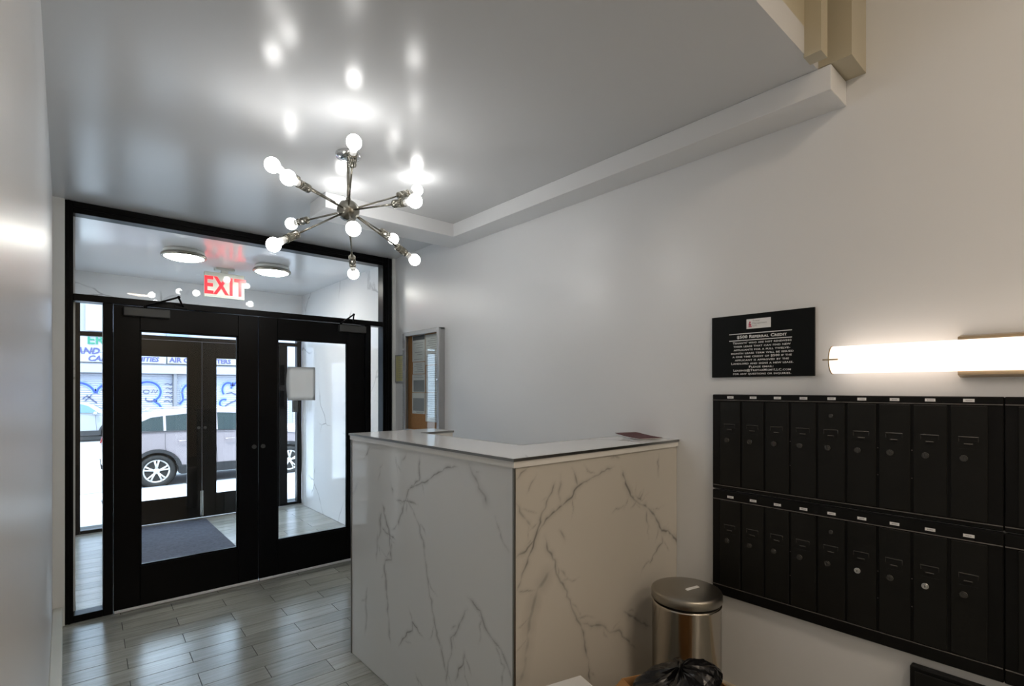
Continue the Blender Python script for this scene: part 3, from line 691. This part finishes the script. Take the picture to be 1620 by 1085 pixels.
# ---------------------------------------------------------------- mailboxes
XM = 2.292                              # front plane of the banks
def bank(y_hi, cols, zlo, zhi, dz0, dz1, zl, label, row, ylo):
    t = thing('mailbox_unit', label, 'mailboxes', (XR, (y_hi + ylo) / 2, zlo), 0, 'black mailbox units on the right wall')
    keep(MB().box(XM, XR - .001, ylo, y_hi, zlo, zhi, .003).build('body', M['blackm']), t)
    # folded rails above and below the doors
    keep(MB().box(XM - .004, XM + .001, ylo + .002, y_hi - .002, dz1 + .004, dz1 + .0065, .0).box(XM - .004, XM + .001, ylo + .002, y_hi - .002, dz0 - .0065, dz0 - .004, .0).build('rail', M['worn']), t)
    rr = random.Random(row * 11 + len(cols))
    for k, yc_ in cols:
        d = keep(MB().box(XM - .0065, XM - .0005, yc_ - .0465, yc_ + .0465, dz0, dz1, .0018).build('door', M['blackd']), t)
        H = dz1 - dz0; zs = dz1 - H * .30
        # name window: hooded frame, dark slot, little lip
        f = MB().box(XM - .011, XM - .0066, yc_ - .026, yc_ + .026, zs + .008, zs + .012, .001).box(XM - .0095, XM - .0066, yc_ - .026, yc_ - .0235, zs - .006, zs + .008).box(XM - .0095, XM - .0066, yc_ + .0235, yc_ + .026, zs - .006, zs + .008) \
            .box(XM - .012, XM - .0066, yc_ - .012, yc_ + .012, zs - .016, zs - .011, .001)
        keep(f.build('name_frame', M['mfit']), d)
        keep(MB().box(XM - .0072, XM - .0066, yc_ - .0232, yc_ + .0232, zs - .006, zs + .0078).box(XM - .0072, XM - .0066, yc_ - .010, yc_ + .010, zs - .021, zs - .017).box(XM - .0072, XM - .0066, yc_ - .024, yc_ + .024, zs - .032, zs - .0295).build('slot', M['void']), d)
        yl = yc_ + .012; zk = zs - .062
        bright = (row == 1 and k in (5, 7))
        lk = keep(MB().cyl((XM - .0066, yl, zk), (XM - .0125, yl, zk), .0115, .0105, n=22).cyl((XM - .0125, yl, zk), (XM - .0155, yl, zk), .0075, .007, n=18).build('lock', M['chrome'] if bright else M['mfit']), d)
        keep(MB().box(XM - .0160, XM - .0156, yl - .0009, yl + .0009, zk - .004, zk + .004).build('keyhole', M['void']), d)
        if bright: lab(lk, 'bright unpainted lock')
        if (row, k) in ((0, 4), (1, 4)):
            keep(MB().cyl((XM - .0066, yc_, dz1 - .050), (XM - .011, yc_, dz1 - .050), .0085, .0075, n=20).build('upper_lock', M['mfit']), d)
        if rr.random() < .55:      # worn paint chips
            keep(MB().box(XM - .0124, XM - .0121, yc_ - .010 * rr.random() - .004, yc_ + .009, zs - .0125, zs - .0115).build('worn_edge', M['worn']), d)
        # number label on the rail above
        l = keep(MB().box(XM - .0012, XM - .0002, yc_ - .0145, yc_ + .0145, zl - .0052, zl + .0052).build('number_label', M['paperw']), t)
        if yc_ > .25:
            b = MB(); y = yc_ + .008
            while y > yc_ - .008:
                w = .001 + rr.random() * .0018; b.box(XM - .0015, XM - .0012, y - w, y, zl - .0016, zl + .0016); y -= w + .0012
            b = keep(b.build('label_print', M['inkg']), l)
    for zr in np.linspace(dz0 + .06, dz1 - .06, 3):
        pass
    rv = MB()
    for i in range(len(cols) - 1):
        y = (cols[i][1] + cols[i + 1][1]) / 2
        if i in (2, 5, 6):
            for zr in (dz0 + .12, dz0 + .22): rv.sph((XM - .0005, y, zr), .002, 8, 6)
    if len(cols) > 6: keep(rv.build('rivets', M['worn']), t)['kind'] = 'stuff'
    return t
C9 = [(k, 1.119 - .1025 * k) for k in range(9)]
bank(1.205, C9, 1.038, 1.474, 1.060, 1.443, 1.461, 'upper black mailbox unit with nine narrow doors, above the other', 0, .2135)
bank(1.205, C9, .548, 1.032, .600, .985, 1.0065, 'lower black mailbox unit with two bright locks, below the other', 1, .2135)
C2 = [(k, .133 - .1025 * k) for k in range(3)]
bank(.2125, C2, 1.038, 1.474, 1.060, 1.443, 1.461, 'upper black mailbox unit cut off by the right edge of the photo', 2, -.19)
bank(.2125, C2, .548, 1.032, .600, .985, 1.0065, 'lower black mailbox unit cut off by the right edge of the photo', 3, -.19)

# black wall box under the mailboxes
wb = thing('wall_box', 'black metal box on the wall under the mailboxes at the lower right', 'box', (XR, .2, .2))
keep(MB().box(2.285, XR - .001, -.05, .458, .18, .512, .004).build('case', M['blackm']), wb)
keep(MB().box(2.279, 2.2848, -.035, .443, .195, .497, .002).build('cover', M['blackd']), wb)
keep(MB().cyl((2.2788, .40, .34), (2.274, .40, .34), .010, n=18).build('lock', M['blackd']), wb)

# ---------------------------------------------------------------- step bin
bn = thing('pedal_bin', 'round brushed steel pedal bin with tape on its lid, between counter and mailboxes', 'bin', (2.01, 1.175, 0))
MB().lathe([(0, .001), (.140, .001), (.143, .004), (.143, .022), (0, .022)], n=56).build('base_ring', M['void'], bn)
MB().lathe([(0, .0225), (.139, .0225), (.141, .026), (.141, .585), (.1425, .588), (.1425, .594), (.139, .597), (0, .597)], n=72).build('body', M['steel'], bn)
MB().lathe([(0, .598), (.136, .598), (.136, .607), (0, .607)], n=56).build('seal', M['void'], bn)
MB().lathe([(0, .6075), (.1435, .6075), (.1455, .610), (.1455, .636), (.142, .643), (.132, .647), (.07, .653), (0, .655)], n=72).build('lid', M['lid'], bn)
pd = MB().box(-.03, .03, -.20, -.13, .012, .024, .004).build('pedal', M['steel'], bn); pd.rotation_euler = (0, 0, math.radians(-30))
hh = MB().box(.02, .09, .135, .155, .56, .62, .004).build('hinge', M['void'], bn)
tp = MB().box(-.036, .036, -.007, .007, 0, .0012).box(-.028, .04, -.001, .011, .0006, .0016).build('tape_strip', M['paperw'], bn); tp.location = (.0, -.028, .6535); tp.rotation_euler = (0, 0, math.radians(-12))
lab(tp, 'strip of white tape stuck on the lid')

# ---------------------------------------------------------------- rubbish on the floor at the foot of the counter
cb = thing('cardboard_box', 'open brown cardboard box on the floor below the pedal bin', 'box', (1.60, .97, 0), math.radians(-22))
w, l, h, t_ = .16, .10, .475, .004
MB().box(-w, w, -l, -l + t_, 0, h).box(-w, w, l - t_, l, 0, h).box(-w, -w + t_, -l + t_, l - t_, 0, h).box(w - t_, w, -l + t_, l - t_, 0, h).box(-w, w, -l, l, 0, t_).build('walls', M['card'], cb)
fl = MB().box(-.10, 0, -l + .005, l - .005, 0, t_).build('flap', M['card'], cb); fl.location = (-w, 0, h - .002); fl.rotation_euler = (0, math.radians(-40), 0)
# bag
def blob(n1, n2, f):
    b = MB(); R = []
    for j in range(n2 + 1):
        v = j / n2; R.append([b.bm.verts.new(f(2 * PI * i / n1, v)) for i in range(n1)])
    for a, c in zip(R, R[1:]):
        for i in range(n1): b.bm.faces.new((a[i], a[(i + 1) % n1], c[(i + 1) % n1], c[i])).smooth = False
    b.bm.faces.new(list(reversed(R[0]))); b.bm.faces.new(R[-1]); return b
from mathutils import noise
def fbag(a, v):
    # lower half tucked in the box, upper half swelling over its rim, gathered to a low ridge
    pr = [(.0, .145, .30), (.35, .150, .42), (.48, .150, .477), (.65, .168, .492), (.8, .135, .512), (.92, .075, .524), (1.0, .012, .527)]
    for (v0, r0, z0_), (v1, r1, z1_) in zip(pr, pr[1:]):
        if v <= v1: break
    t = (v - v0) / (v1 - v0); rr = r0 + (r1 - r0) * t; z = z0_ + (z1_ - z0_) * t
    up = max(0, (v - .45) / .55)
    n = noise.noise(Vector((math.cos(a) * 2.5, math.sin(a) * 2.5, v * 4))) * .022 + noise.noise(Vector((math.cos(a) * 8, math.sin(a) * 8, v * 7))) * .012
    k = 1 + n * 3.0 * up
    z += (.030 * math.cos(a) - .004) * up * rr / .168 + n * up
    return (rr * math.cos(a) * k + .012 * up, rr * .64 * math.sin(a) * k, z)
bg_ = blob(56, 26, fbag).build('rubbish_bag', M['bag'])
bg_.location = (1.60, .97, 0); bg_.rotation_euler = (0, 0, math.radians(-22))
tag(bg_, 'crumpled black plastic bag standing in the cardboard box', 'bag')
wbx = thing('white_carton', 'white carton at the foot of the counter front', 'box', (1.262, 1.125, 0), math.radians(-14))
MB().box(-.08, .08, -.10, .10, 0, .497, .002).build('carton', M['basew'], wbx)
MB().box(-.078, .078, -.098, .098, .4975, .4995).build('lid_flap', M['paper'], wbx)

# ---------------------------------------------------------------- unseen fill lamps added behind the camera for the warm light of the lobby
for y_, l_ in ((-.75, 'nearest'), (-2.1, 'middle'), (-3.5, 'farthest')):
    hl = thing('ceiling_light', 'round fill light added in the hall behind the camera, ' + l_ + ' of three', 'light', (1.15, y_, 3.4), 0, 'added hall fill lights')
    MB().lathe([(0, -.001), (.26, -.001), (.26, -.04), (0, -.04)], n=40).build('housing', M['nickel'], hl)
    MB().lathe([(0, -.041), (.25, -.041), (.24, -.07), (.14, -.09), (0, -.095)], n=40).build('diffuser', M['hallfill'], hl)


# ---------------------------------------------------------------- street
ZR, ZS = -.585, -.445
M['walk'] = mat('sidewalk_concrete', (.46, .455, .45), .8, var=.12, vscale=3)
M['kerb'] = mat('kerb_stone', (.16, .16, .175), .8)
M['asphalt'] = mat('pale_asphalt', (.36, .355, .35), .85, var=.1, vscale=6)
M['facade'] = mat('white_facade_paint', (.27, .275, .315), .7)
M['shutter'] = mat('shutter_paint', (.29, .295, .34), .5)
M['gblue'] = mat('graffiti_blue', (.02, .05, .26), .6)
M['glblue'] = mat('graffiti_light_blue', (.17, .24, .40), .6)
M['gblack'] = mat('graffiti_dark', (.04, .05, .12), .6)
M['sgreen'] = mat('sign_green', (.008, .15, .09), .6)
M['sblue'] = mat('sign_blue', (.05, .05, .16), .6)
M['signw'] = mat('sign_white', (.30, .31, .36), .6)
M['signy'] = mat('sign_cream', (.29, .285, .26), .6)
M['brick'] = mat('own_facade', (.35, .33, .31), .8)
struct(bx('road', M['asphalt'], -25, 40, 12.42, 27.2, ZR - .1, ZR))
struct(bx('wall_facade_left', M['brick'], -8, -.1, 6.86, 7.1, -.6, 3.4))
struct(bx('wall_facade_right', M['brick'], 2.45, 14, 6.86, 7.1, -.6, 3.4))
struct(bx('wall_facade_top', M['brick'], -.1, 2.45, 6.965, 7.1, 2.43, 3.4))
side = struct(bx('sidewalk', M['grout'], -25, 40, 7.1, 12.3, ZS - .12, ZS - .03))
struct(bx('step_landing', M['walk'], -.1, 2.45, 7.3, 7.75, -.45, -.002))
st2 = struct(bx('step_lower', M['walk'], -.1, 2.45, 7.752, 8.12, -.45, -.16))
st3 = struct(bx('step_lower', M['walk'], -.1, 2.45, 8.122, 8.49, -.45, -.31))
me_s = None
for i in range(-3, 7):
    for j in range(3):
        if me_s is None:
            o = MB().box(0, 1.485, 0, 1.485, ZS - .03, ZS, .006).build('paving_slab', M['walk'], side); me_s = o.data
        else:
            o = bpy.data.objects.new('paving_slab', me_s); COL.objects.link(o); o.parent = side
        y = 7.1 + j * 1.5
        o.location = (-1.0 + i * 1.5, y, 0)
# keep the slabs off the steps
for o in list(side.children):
    if o.location.y < 8.49 and -1.485 < o.location.x < 2.45:
        y0 = 8.50
        if o.location.y + 1.485 > y0 + .05:
            o.data = o.data.copy()
            for v in o.data.vertices: v.co.y = max(v.co.y, y0 - o.location.y)
        else: bpy.data.objects.remove(o, do_unlink=True)
struct(bx('sidewalk_edge', M['walk'], -25, 40, 11.6, 12.3, ZS - .03, ZS - .001))
struct(MB().box(-25, 40, 12.302, 12.418, ZR - .05, ZS, .01).build('kerb', M['kerb']))
struct(bx('sidewalk_far', M['walk'], -25, 40, 27.2, 30, ZR - .1, ZS))

# shop building across the street
fb = thing('shop_building', 'white shop front across the street with signs over graffitied roller shutters', 'building', (3, 30, ZS))
def fpart(n, mb, m): return keep(mb.build(n, m), fb)
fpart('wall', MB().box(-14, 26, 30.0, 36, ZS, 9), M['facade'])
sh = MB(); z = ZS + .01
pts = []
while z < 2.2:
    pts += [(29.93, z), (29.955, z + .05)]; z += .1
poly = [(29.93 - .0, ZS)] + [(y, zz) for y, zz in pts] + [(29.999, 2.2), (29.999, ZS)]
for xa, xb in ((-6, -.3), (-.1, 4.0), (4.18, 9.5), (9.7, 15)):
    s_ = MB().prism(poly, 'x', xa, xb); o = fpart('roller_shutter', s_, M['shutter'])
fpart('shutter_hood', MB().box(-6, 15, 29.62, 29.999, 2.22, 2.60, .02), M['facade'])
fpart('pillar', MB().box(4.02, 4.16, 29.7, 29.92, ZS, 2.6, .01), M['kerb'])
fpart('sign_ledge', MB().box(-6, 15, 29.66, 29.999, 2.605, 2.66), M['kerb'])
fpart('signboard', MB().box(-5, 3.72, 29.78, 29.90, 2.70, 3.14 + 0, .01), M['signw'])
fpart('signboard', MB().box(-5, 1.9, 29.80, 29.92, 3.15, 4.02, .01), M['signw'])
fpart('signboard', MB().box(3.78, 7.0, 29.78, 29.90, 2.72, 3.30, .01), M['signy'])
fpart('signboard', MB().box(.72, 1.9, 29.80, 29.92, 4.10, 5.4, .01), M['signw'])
fpart('blue_panel', MB().box(3.75, 4.6, 29.8, 29.95, 3.95, 4.6, .01), M['glblue'])
def ft(s, x, z, size, sx, m, shear=0, bold=.01):
    o = text('sign_lettering', s, size, m, face_mtx((x, 29.775, z), (1, 0, 0)), None, 'LEFT', sx, shear, False, .01, 1.0, bold); keep(o, fb)
ft('ER', .76, 3.52, .56, 1.0, M['sgreen'], 0, .012)
ft('AND', .36, 3.07, .40, .95, M['sblue'], .25)
ft('CALL', .78, 2.76, .34, 1.0, M['sblue'], .25)
ft('VANITIES', 2.18, 2.80, .30, 1.0, M['sblue'], .2)
ft('AIR C', 3.86, 2.80, .32, 1.0, M['sblue'])
ft('TERS', 5.88, 2.80, .30, 1.0, M['sblue'])
# graffiti painted on the shutters
def ribbon(b, pts, w, y=29.925):
    P = [Vector((p[0], y, p[1])) for p in pts]; L = []
    for i, p in enumerate(P):
        t = (P[min(i + 1, len(P) - 1)] - P[max(i - 1, 0)]).normalized(); n = Vector((-t.z, 0, t.x)) * w / 2
        L.append([b.bm.verts.new(p + n), b.bm.verts.new(p - n), b.bm.verts.new(p + n + Vector((0, .004, 0))), b.bm.verts.new(p - n + Vector((0, .004, 0)))])
    for a, c in zip(L, L[1:]):
        b.bm.faces.new((a[0], a[1], c[1], c[0])); b.bm.faces.new((a[2], c[2], c[3], a[3]))
        b.bm.faces.new((a[0], c[0], c[2], a[2])); b.bm.faces.new((a[1], a[3], c[3], c[1]))
def arc(cx, cz, rx, rz, a0, a1, n=18): return [(cx + rx * math.cos(math.radians(a0 + (a1 - a0) * i / n)), cz + rz * math.sin(math.radians(a0 + (a1 - a0) * i / n))) for i in range(n + 1)]
g1, g2, g3 = MB(), MB(), MB()
for b, w, yy in ((g2, .20, 29.921), (g1, .085, 29.915)):
    ribbon(b, arc(.45, 1.15, .62, .62, 170, 15), w, yy); ribbon(b, arc(1.62, 1.25, .52, .5, 175, 10), w, yy)
    ribbon(b, arc(3.0, 1.35, .52, .48, 190, -60), w, yy); ribbon(b, [(3.2, .95), (3.45, .75), (3.62, .45)], w, yy)
    ribbon(b, arc(4.75, 1.3, .35, .42, 175, 40), w, yy); ribbon(b, [(4.40, 1.3), (4.45, .95), (4.3, .75)], w, yy)
    ribbon(b, arc(6.45, 1.45, .28, .36, 220, 30), w, yy); ribbon(b, arc(6.95, 1.35, .4, .5, 160, 20), w, yy)
    ribbon(b, arc(6.25, .75, .2, .2, 60, 300), w, yy)
ribbon(g3, [(.62, 1.05), (.78, 1.2), (.95, 1.02), (1.12, .86)], .05, 29.914); ribbon(g3, [(.7, .95), (.95, 1.25)], .04, 29.914)
ribbon(g3, arc(2.95, 1.36, .12, .09, 0, 330), .035, 29.914); ribbon(g3, [(3.15, 1.3), (3.25, 1.48), (3.3, 1.28), (3.4, 1.45)], .035, 29.914)
ribbon(g3, arc(3.12, 1.02, .2, .13, 150, 330), .05, 29.914)
for k in range(5):
    zz = 1.72 - k * .21
    ribbon(g3, [(3.68 + .05 * math.sin(k), zz), (3.8, zz + .05), (3.92, zz - .03), (3.99, zz + .05)], .035, 29.914)
ribbon(g3, [(4.45, .95), (4.7, 1.0), (4.9, 1.0)], .04, 29.914); ribbon(g3, [(6.35, 1.25), (6.6, 1.3), (6.8, 1.2)], .05, 29.914); ribbon(g3, [(6.3, .62), (6.6, .8), (6.95, .95)], .06, 29.914)
for g, m in ((g2, M['glblue']), (g1, M['gblue']), (g3, M['gblack'])):
    o = fpart('graffiti', g, m); o['kind'] = 'stuff'

# cars
def car_body_mats(col, nm):
    return mat(nm, col, .22, metal=.35, spec=.6)
M['cpaint'] = car_body_mats((.31, .27, .285), 'mauve_silver_paint')
M['cpaint2'] = car_body_mats((.34, .35, .38), 'silver_white_paint')
M['clad'] = mat('black_cladding', (.012, .012, .014), .6)
M['tyre'] = mat('tyre', (.012, .012, .012), .8)
M['alloy'] = mat('alloy', (.62, .60, .58), .3, metal=.5)
M['cglass'] = mat('dark_car_glass', (.008, .018, .018), .04, spec=.3)
M['tail'] = mat('tail_lamp', (.2, .02, .02), .2)
M['ccabin'] = mat('blue_reflection_glass', (.05, .12, .34), .05, spec=.8)  # blue reflections painted into the window colour of the far car
def car(name, label, loc, rz, paint, glassm):
    # side profile x forward (rear bumper at 0, front at 4.55), z up; the near side is y = -.92
    t = thing(name, label, 'car', loc, rz, None)
    RX, FX, RW_ = .87, 3.57, .345
    low = [(0.02, .42), (0.0, .62), (.03, .88), (.10, 1.04)]
    belt = [(.10, 1.04), (.6, 1.17), (1.5, 1.16), (2.4, 1.12), (3.2, 1.07), (3.5, 1.04)]
    hood = [(3.5, 1.04), (4.1, .96), (4.42, .80), (4.53, .60), (4.52, .34), (4.42, .25)]
    base = [(4.42, .25)] + [(FX + .43, .25)] + [(FX + .43 * math.cos(a), .345 + .43 * math.sin(a)) for a in np.linspace(-.1, PI + .1, 16)] + [(FX - .43, .25), (RX + .43, .25)] \
        + [(RX + .43 * math.cos(a), .345 + .43 * math.sin(a)) for a in np.linspace(-.1, PI + .1, 16)] + [(RX - .43, .25), (.12, .27), (.02, .42)]
    out = low + belt[1:] + hood[1:] + base[1:-1]
    b = MB(); n = len(out)
    rings = []
    for y, ins in ((-.90, .05), (-.925, .0), (-.915, 0), (.915, 0), (.925, 0), (.90, .05)):
        rings.append([b.bm.verts.new((x, y * (1 - .035 * max(0, (z - .75)) / .4) * (1 - .06 * max(0, x - 3.9)), z)) for x, z in out])
    for a, c in zip(rings, rings[1:]):
        for i in range(n): b.bm.faces.new((a[i], a[(i + 1) % n], c[(i + 1) % n], c[i])).smooth = False
    fa = b.bm.faces.new(rings[0]); fb_ = b.bm.faces.new(list(reversed(rings[-1])))
    bmesh.ops.triangulate(b.bm, faces=[fa, fb_])
    b.build('body', paint, t)
    # greenhouse: roof and pillars
    gh = [(.18, 1.07), (.42, 1.36), (.62, 1.515), (1.1, 1.60), (1.9, 1.635), (2.5, 1.60), (2.95, 1.45), (3.5, 1.05)]
    b = MB(); A = []
    for s in (-1, 1):
        A.append([b.bm.verts.new((x, s * (.865 - .30 * max(0, z - 1.05)), z)) for x, z in gh])
    for i in range(len(gh) - 1): b.bm.faces.new((A[0][i], A[0][i + 1], A[1][i + 1], A[1][i])).smooth = True
    b.bm.faces.new((A[0][-1], A[0][0], A[1][0], A[1][-1]))
    b.bm.faces.new(A[0]); b.bm.faces.new(list(reversed(A[1])))
    b.build('cabin', paint, t)
    def sidepoly(nm, poly, m, off, sgn=-1):
        b = MB(); P = []
        for dy in (0, .006):
            P.append([b.bm.verts.new((x, sgn * (.865 - .30 * max(0, z - 1.05) + off + dy), z)) for x, z in poly])
        for i in range(len(poly)):
            j = (i + 1) % len(poly); b.bm.faces.new((P[0][i], P[0][j], P[1][j], P[1][i]))
        b.bm.faces.new(P[0]); b.bm.faces.new(list(reversed(P[1]))); return b.build(nm, m, t)
    for sgn in (-1, 1):
        sidepoly('side_window', [(.42, 1.20), (.55, 1.36), (.78, 1.47), (1.0, 1.50), (1.0, 1.19)], glassm, .002, sgn)
        sidepoly('side_window', [(1.05, 1.19), (1.05, 1.505), (1.45, 1.54), (1.93, 1.55), (1.93, 1.175)], glassm, .002, sgn)
        sidepoly('side_window', [(2.03, 1.17), (2.03, 1.55), (2.45, 1.53), (2.80, 1.41), (3.12, 1.13)], glassm, .002, sgn)
        sidepoly('window_trim', [(.38, 1.175), (.38, 1.195), (1.95, 1.17), (3.2, 1.12), (3.2, 1.10), (1.95, 1.15)], M['clad'], .003, sgn)
        for x, y0 in ((1.25, 0), (2.15, 0)):
            MB().tube([(x, sgn * .918, .955), (x + .02, sgn * .945, .96), (x + .18, sgn * .945, .965), (x + .2, sgn * .918, .965)], .012, 8).build('door_handle', paint, t)
        for x0_, x1_ in ((1.02, 1.10), (1.98, 2.0), (3.02, 3.05)):
            MB().tube([(x0_, sgn * .918, 1.14), (x0_ + .0, sgn * .9265, .85), (x1_, sgn * .927, .42)], .004, 6).build('door_seam', M['clad'], t)
        for cx_ in (RX, FX):
            arc_o = [(cx_ + .465 * math.cos(a), .345 + .465 * math.sin(a)) for a in np.linspace(-.18, PI + .18, 22)]
            arc_i = [(cx_ + .395 * math.cos(a), .345 + .395 * math.sin(a)) for a in np.linspace(PI + .18, -.18, 22)]
            MB().prism(arc_o + arc_i, 'y', sgn * .905, sgn * .938).build('arch_cladding', M['clad'], t)
            MB().cyl((cx_, sgn * .70, .345), (cx_, sgn * .60, .345), .40, n=32).build('arch_liner', M['clad'], t)
        MB().prism([(RX + .44, .25), (FX - .44, .25), (FX - .44, .44), (RX + .44, .44)], 'y', sgn * .90, sgn * .945).build('sill_cladding', M['clad'], t)
        MB().prism([(.03, .26), (RX - .44, .25), (RX - .44, .50), (.0, .50)], 'y', sgn * .88, sgn * .938).build('bumper_cladding', M['clad'], t)
        MB().prism([(.0, .86), (.32, .92), (.36, 1.02), (.06, 1.04)], 'y', sgn * .80, sgn * .928).build('tail_lamp', M['tail'], t)
        mr = MB().sph((3.0, sgn * .98, 1.12), .1, 14, 10, (.7, 1, .75)); mr.build('wing_mirror', paint, t)
        for cx_ in (RX, FX):
            wh = MB(); mt = Matrix.Translation((cx_, sgn * .80, .345)) @ Matrix.Rotation(PI / 2 * (1 if sgn < 0 else -1), 4, 'X')
            wh.lathe([(.24, -.11), (.325, -.105), (.345, -.07), (.345, .07), (.325, .105), (.245, .112), (.24, .08)], n=48, mtx=mt)
            w = wh.build('wheel', M['tyre'], t)
            rm = MB().lathe([(.20, .02), (.236, .02), (.246, .10), (.232, .112), (.222, .10), (.20, .06)], n=48, mtx=mt)
            for k in range(5):
                for da in (-.17, .17):
                    a = 2 * PI * k / 5 + .3; p0 = mt @ Vector((.045 * math.cos(a), .045 * math.sin(a), .085)); p1 = mt @ Vector((.228 * math.cos(a + da), .228 * math.sin(a + da), .095))
                    rm.tube([p0, (Vector(p0) + Vector(p1)) / 2, p1], [.022, .019, .021], 6)
            rm.lathe([(0, .06), (.062, .06), (.062, .09), (.05, .105), (0, .107)], n=24, mtx=mt)
            rm.build('rim', M['alloy'], w)
            MB().lathe([(0, .0), (.236, .0), (.236, .03), (0, .03)], n=32, mtx=mt).build('brake_disc', M['clad'], w)
    MB().prism([(.20, 1.12), (.40, 1.33), (.56, 1.45), (.54, 1.46), (.37, 1.35), (.17, 1.13)], 'y', -.62, .62).build('rear_window', glassm, t)
    MB().prism([(3.42, 1.12), (2.97, 1.455), (2.985, 1.465), (3.46, 1.12)], 'y', -.66, .66).build('windscreen', glassm, t)
    for s in (-1, 1): MB().tube([(.8, s * .64, 1.575), (.9, s * .64, 1.63), (2.3, s * .64, 1.655), (2.45, s * .64, 1.615)], .014, 8).build('roof_rail', M['alloy'], t)
    return t
car('parked_car', 'mauve-silver SUV parked at the near kerb outside the entrance', (1.472 - .87, 13.1 + .92, ZR), 0, M['cpaint'], M['cglass'])
car('parked_car', 'pale SUV with blue window reflections parked across the street', (-2.08, 26.1 + .92, ZR), 0, M['cpaint2'], M['ccabin'])
print('objects', len(bpy.data.objects))
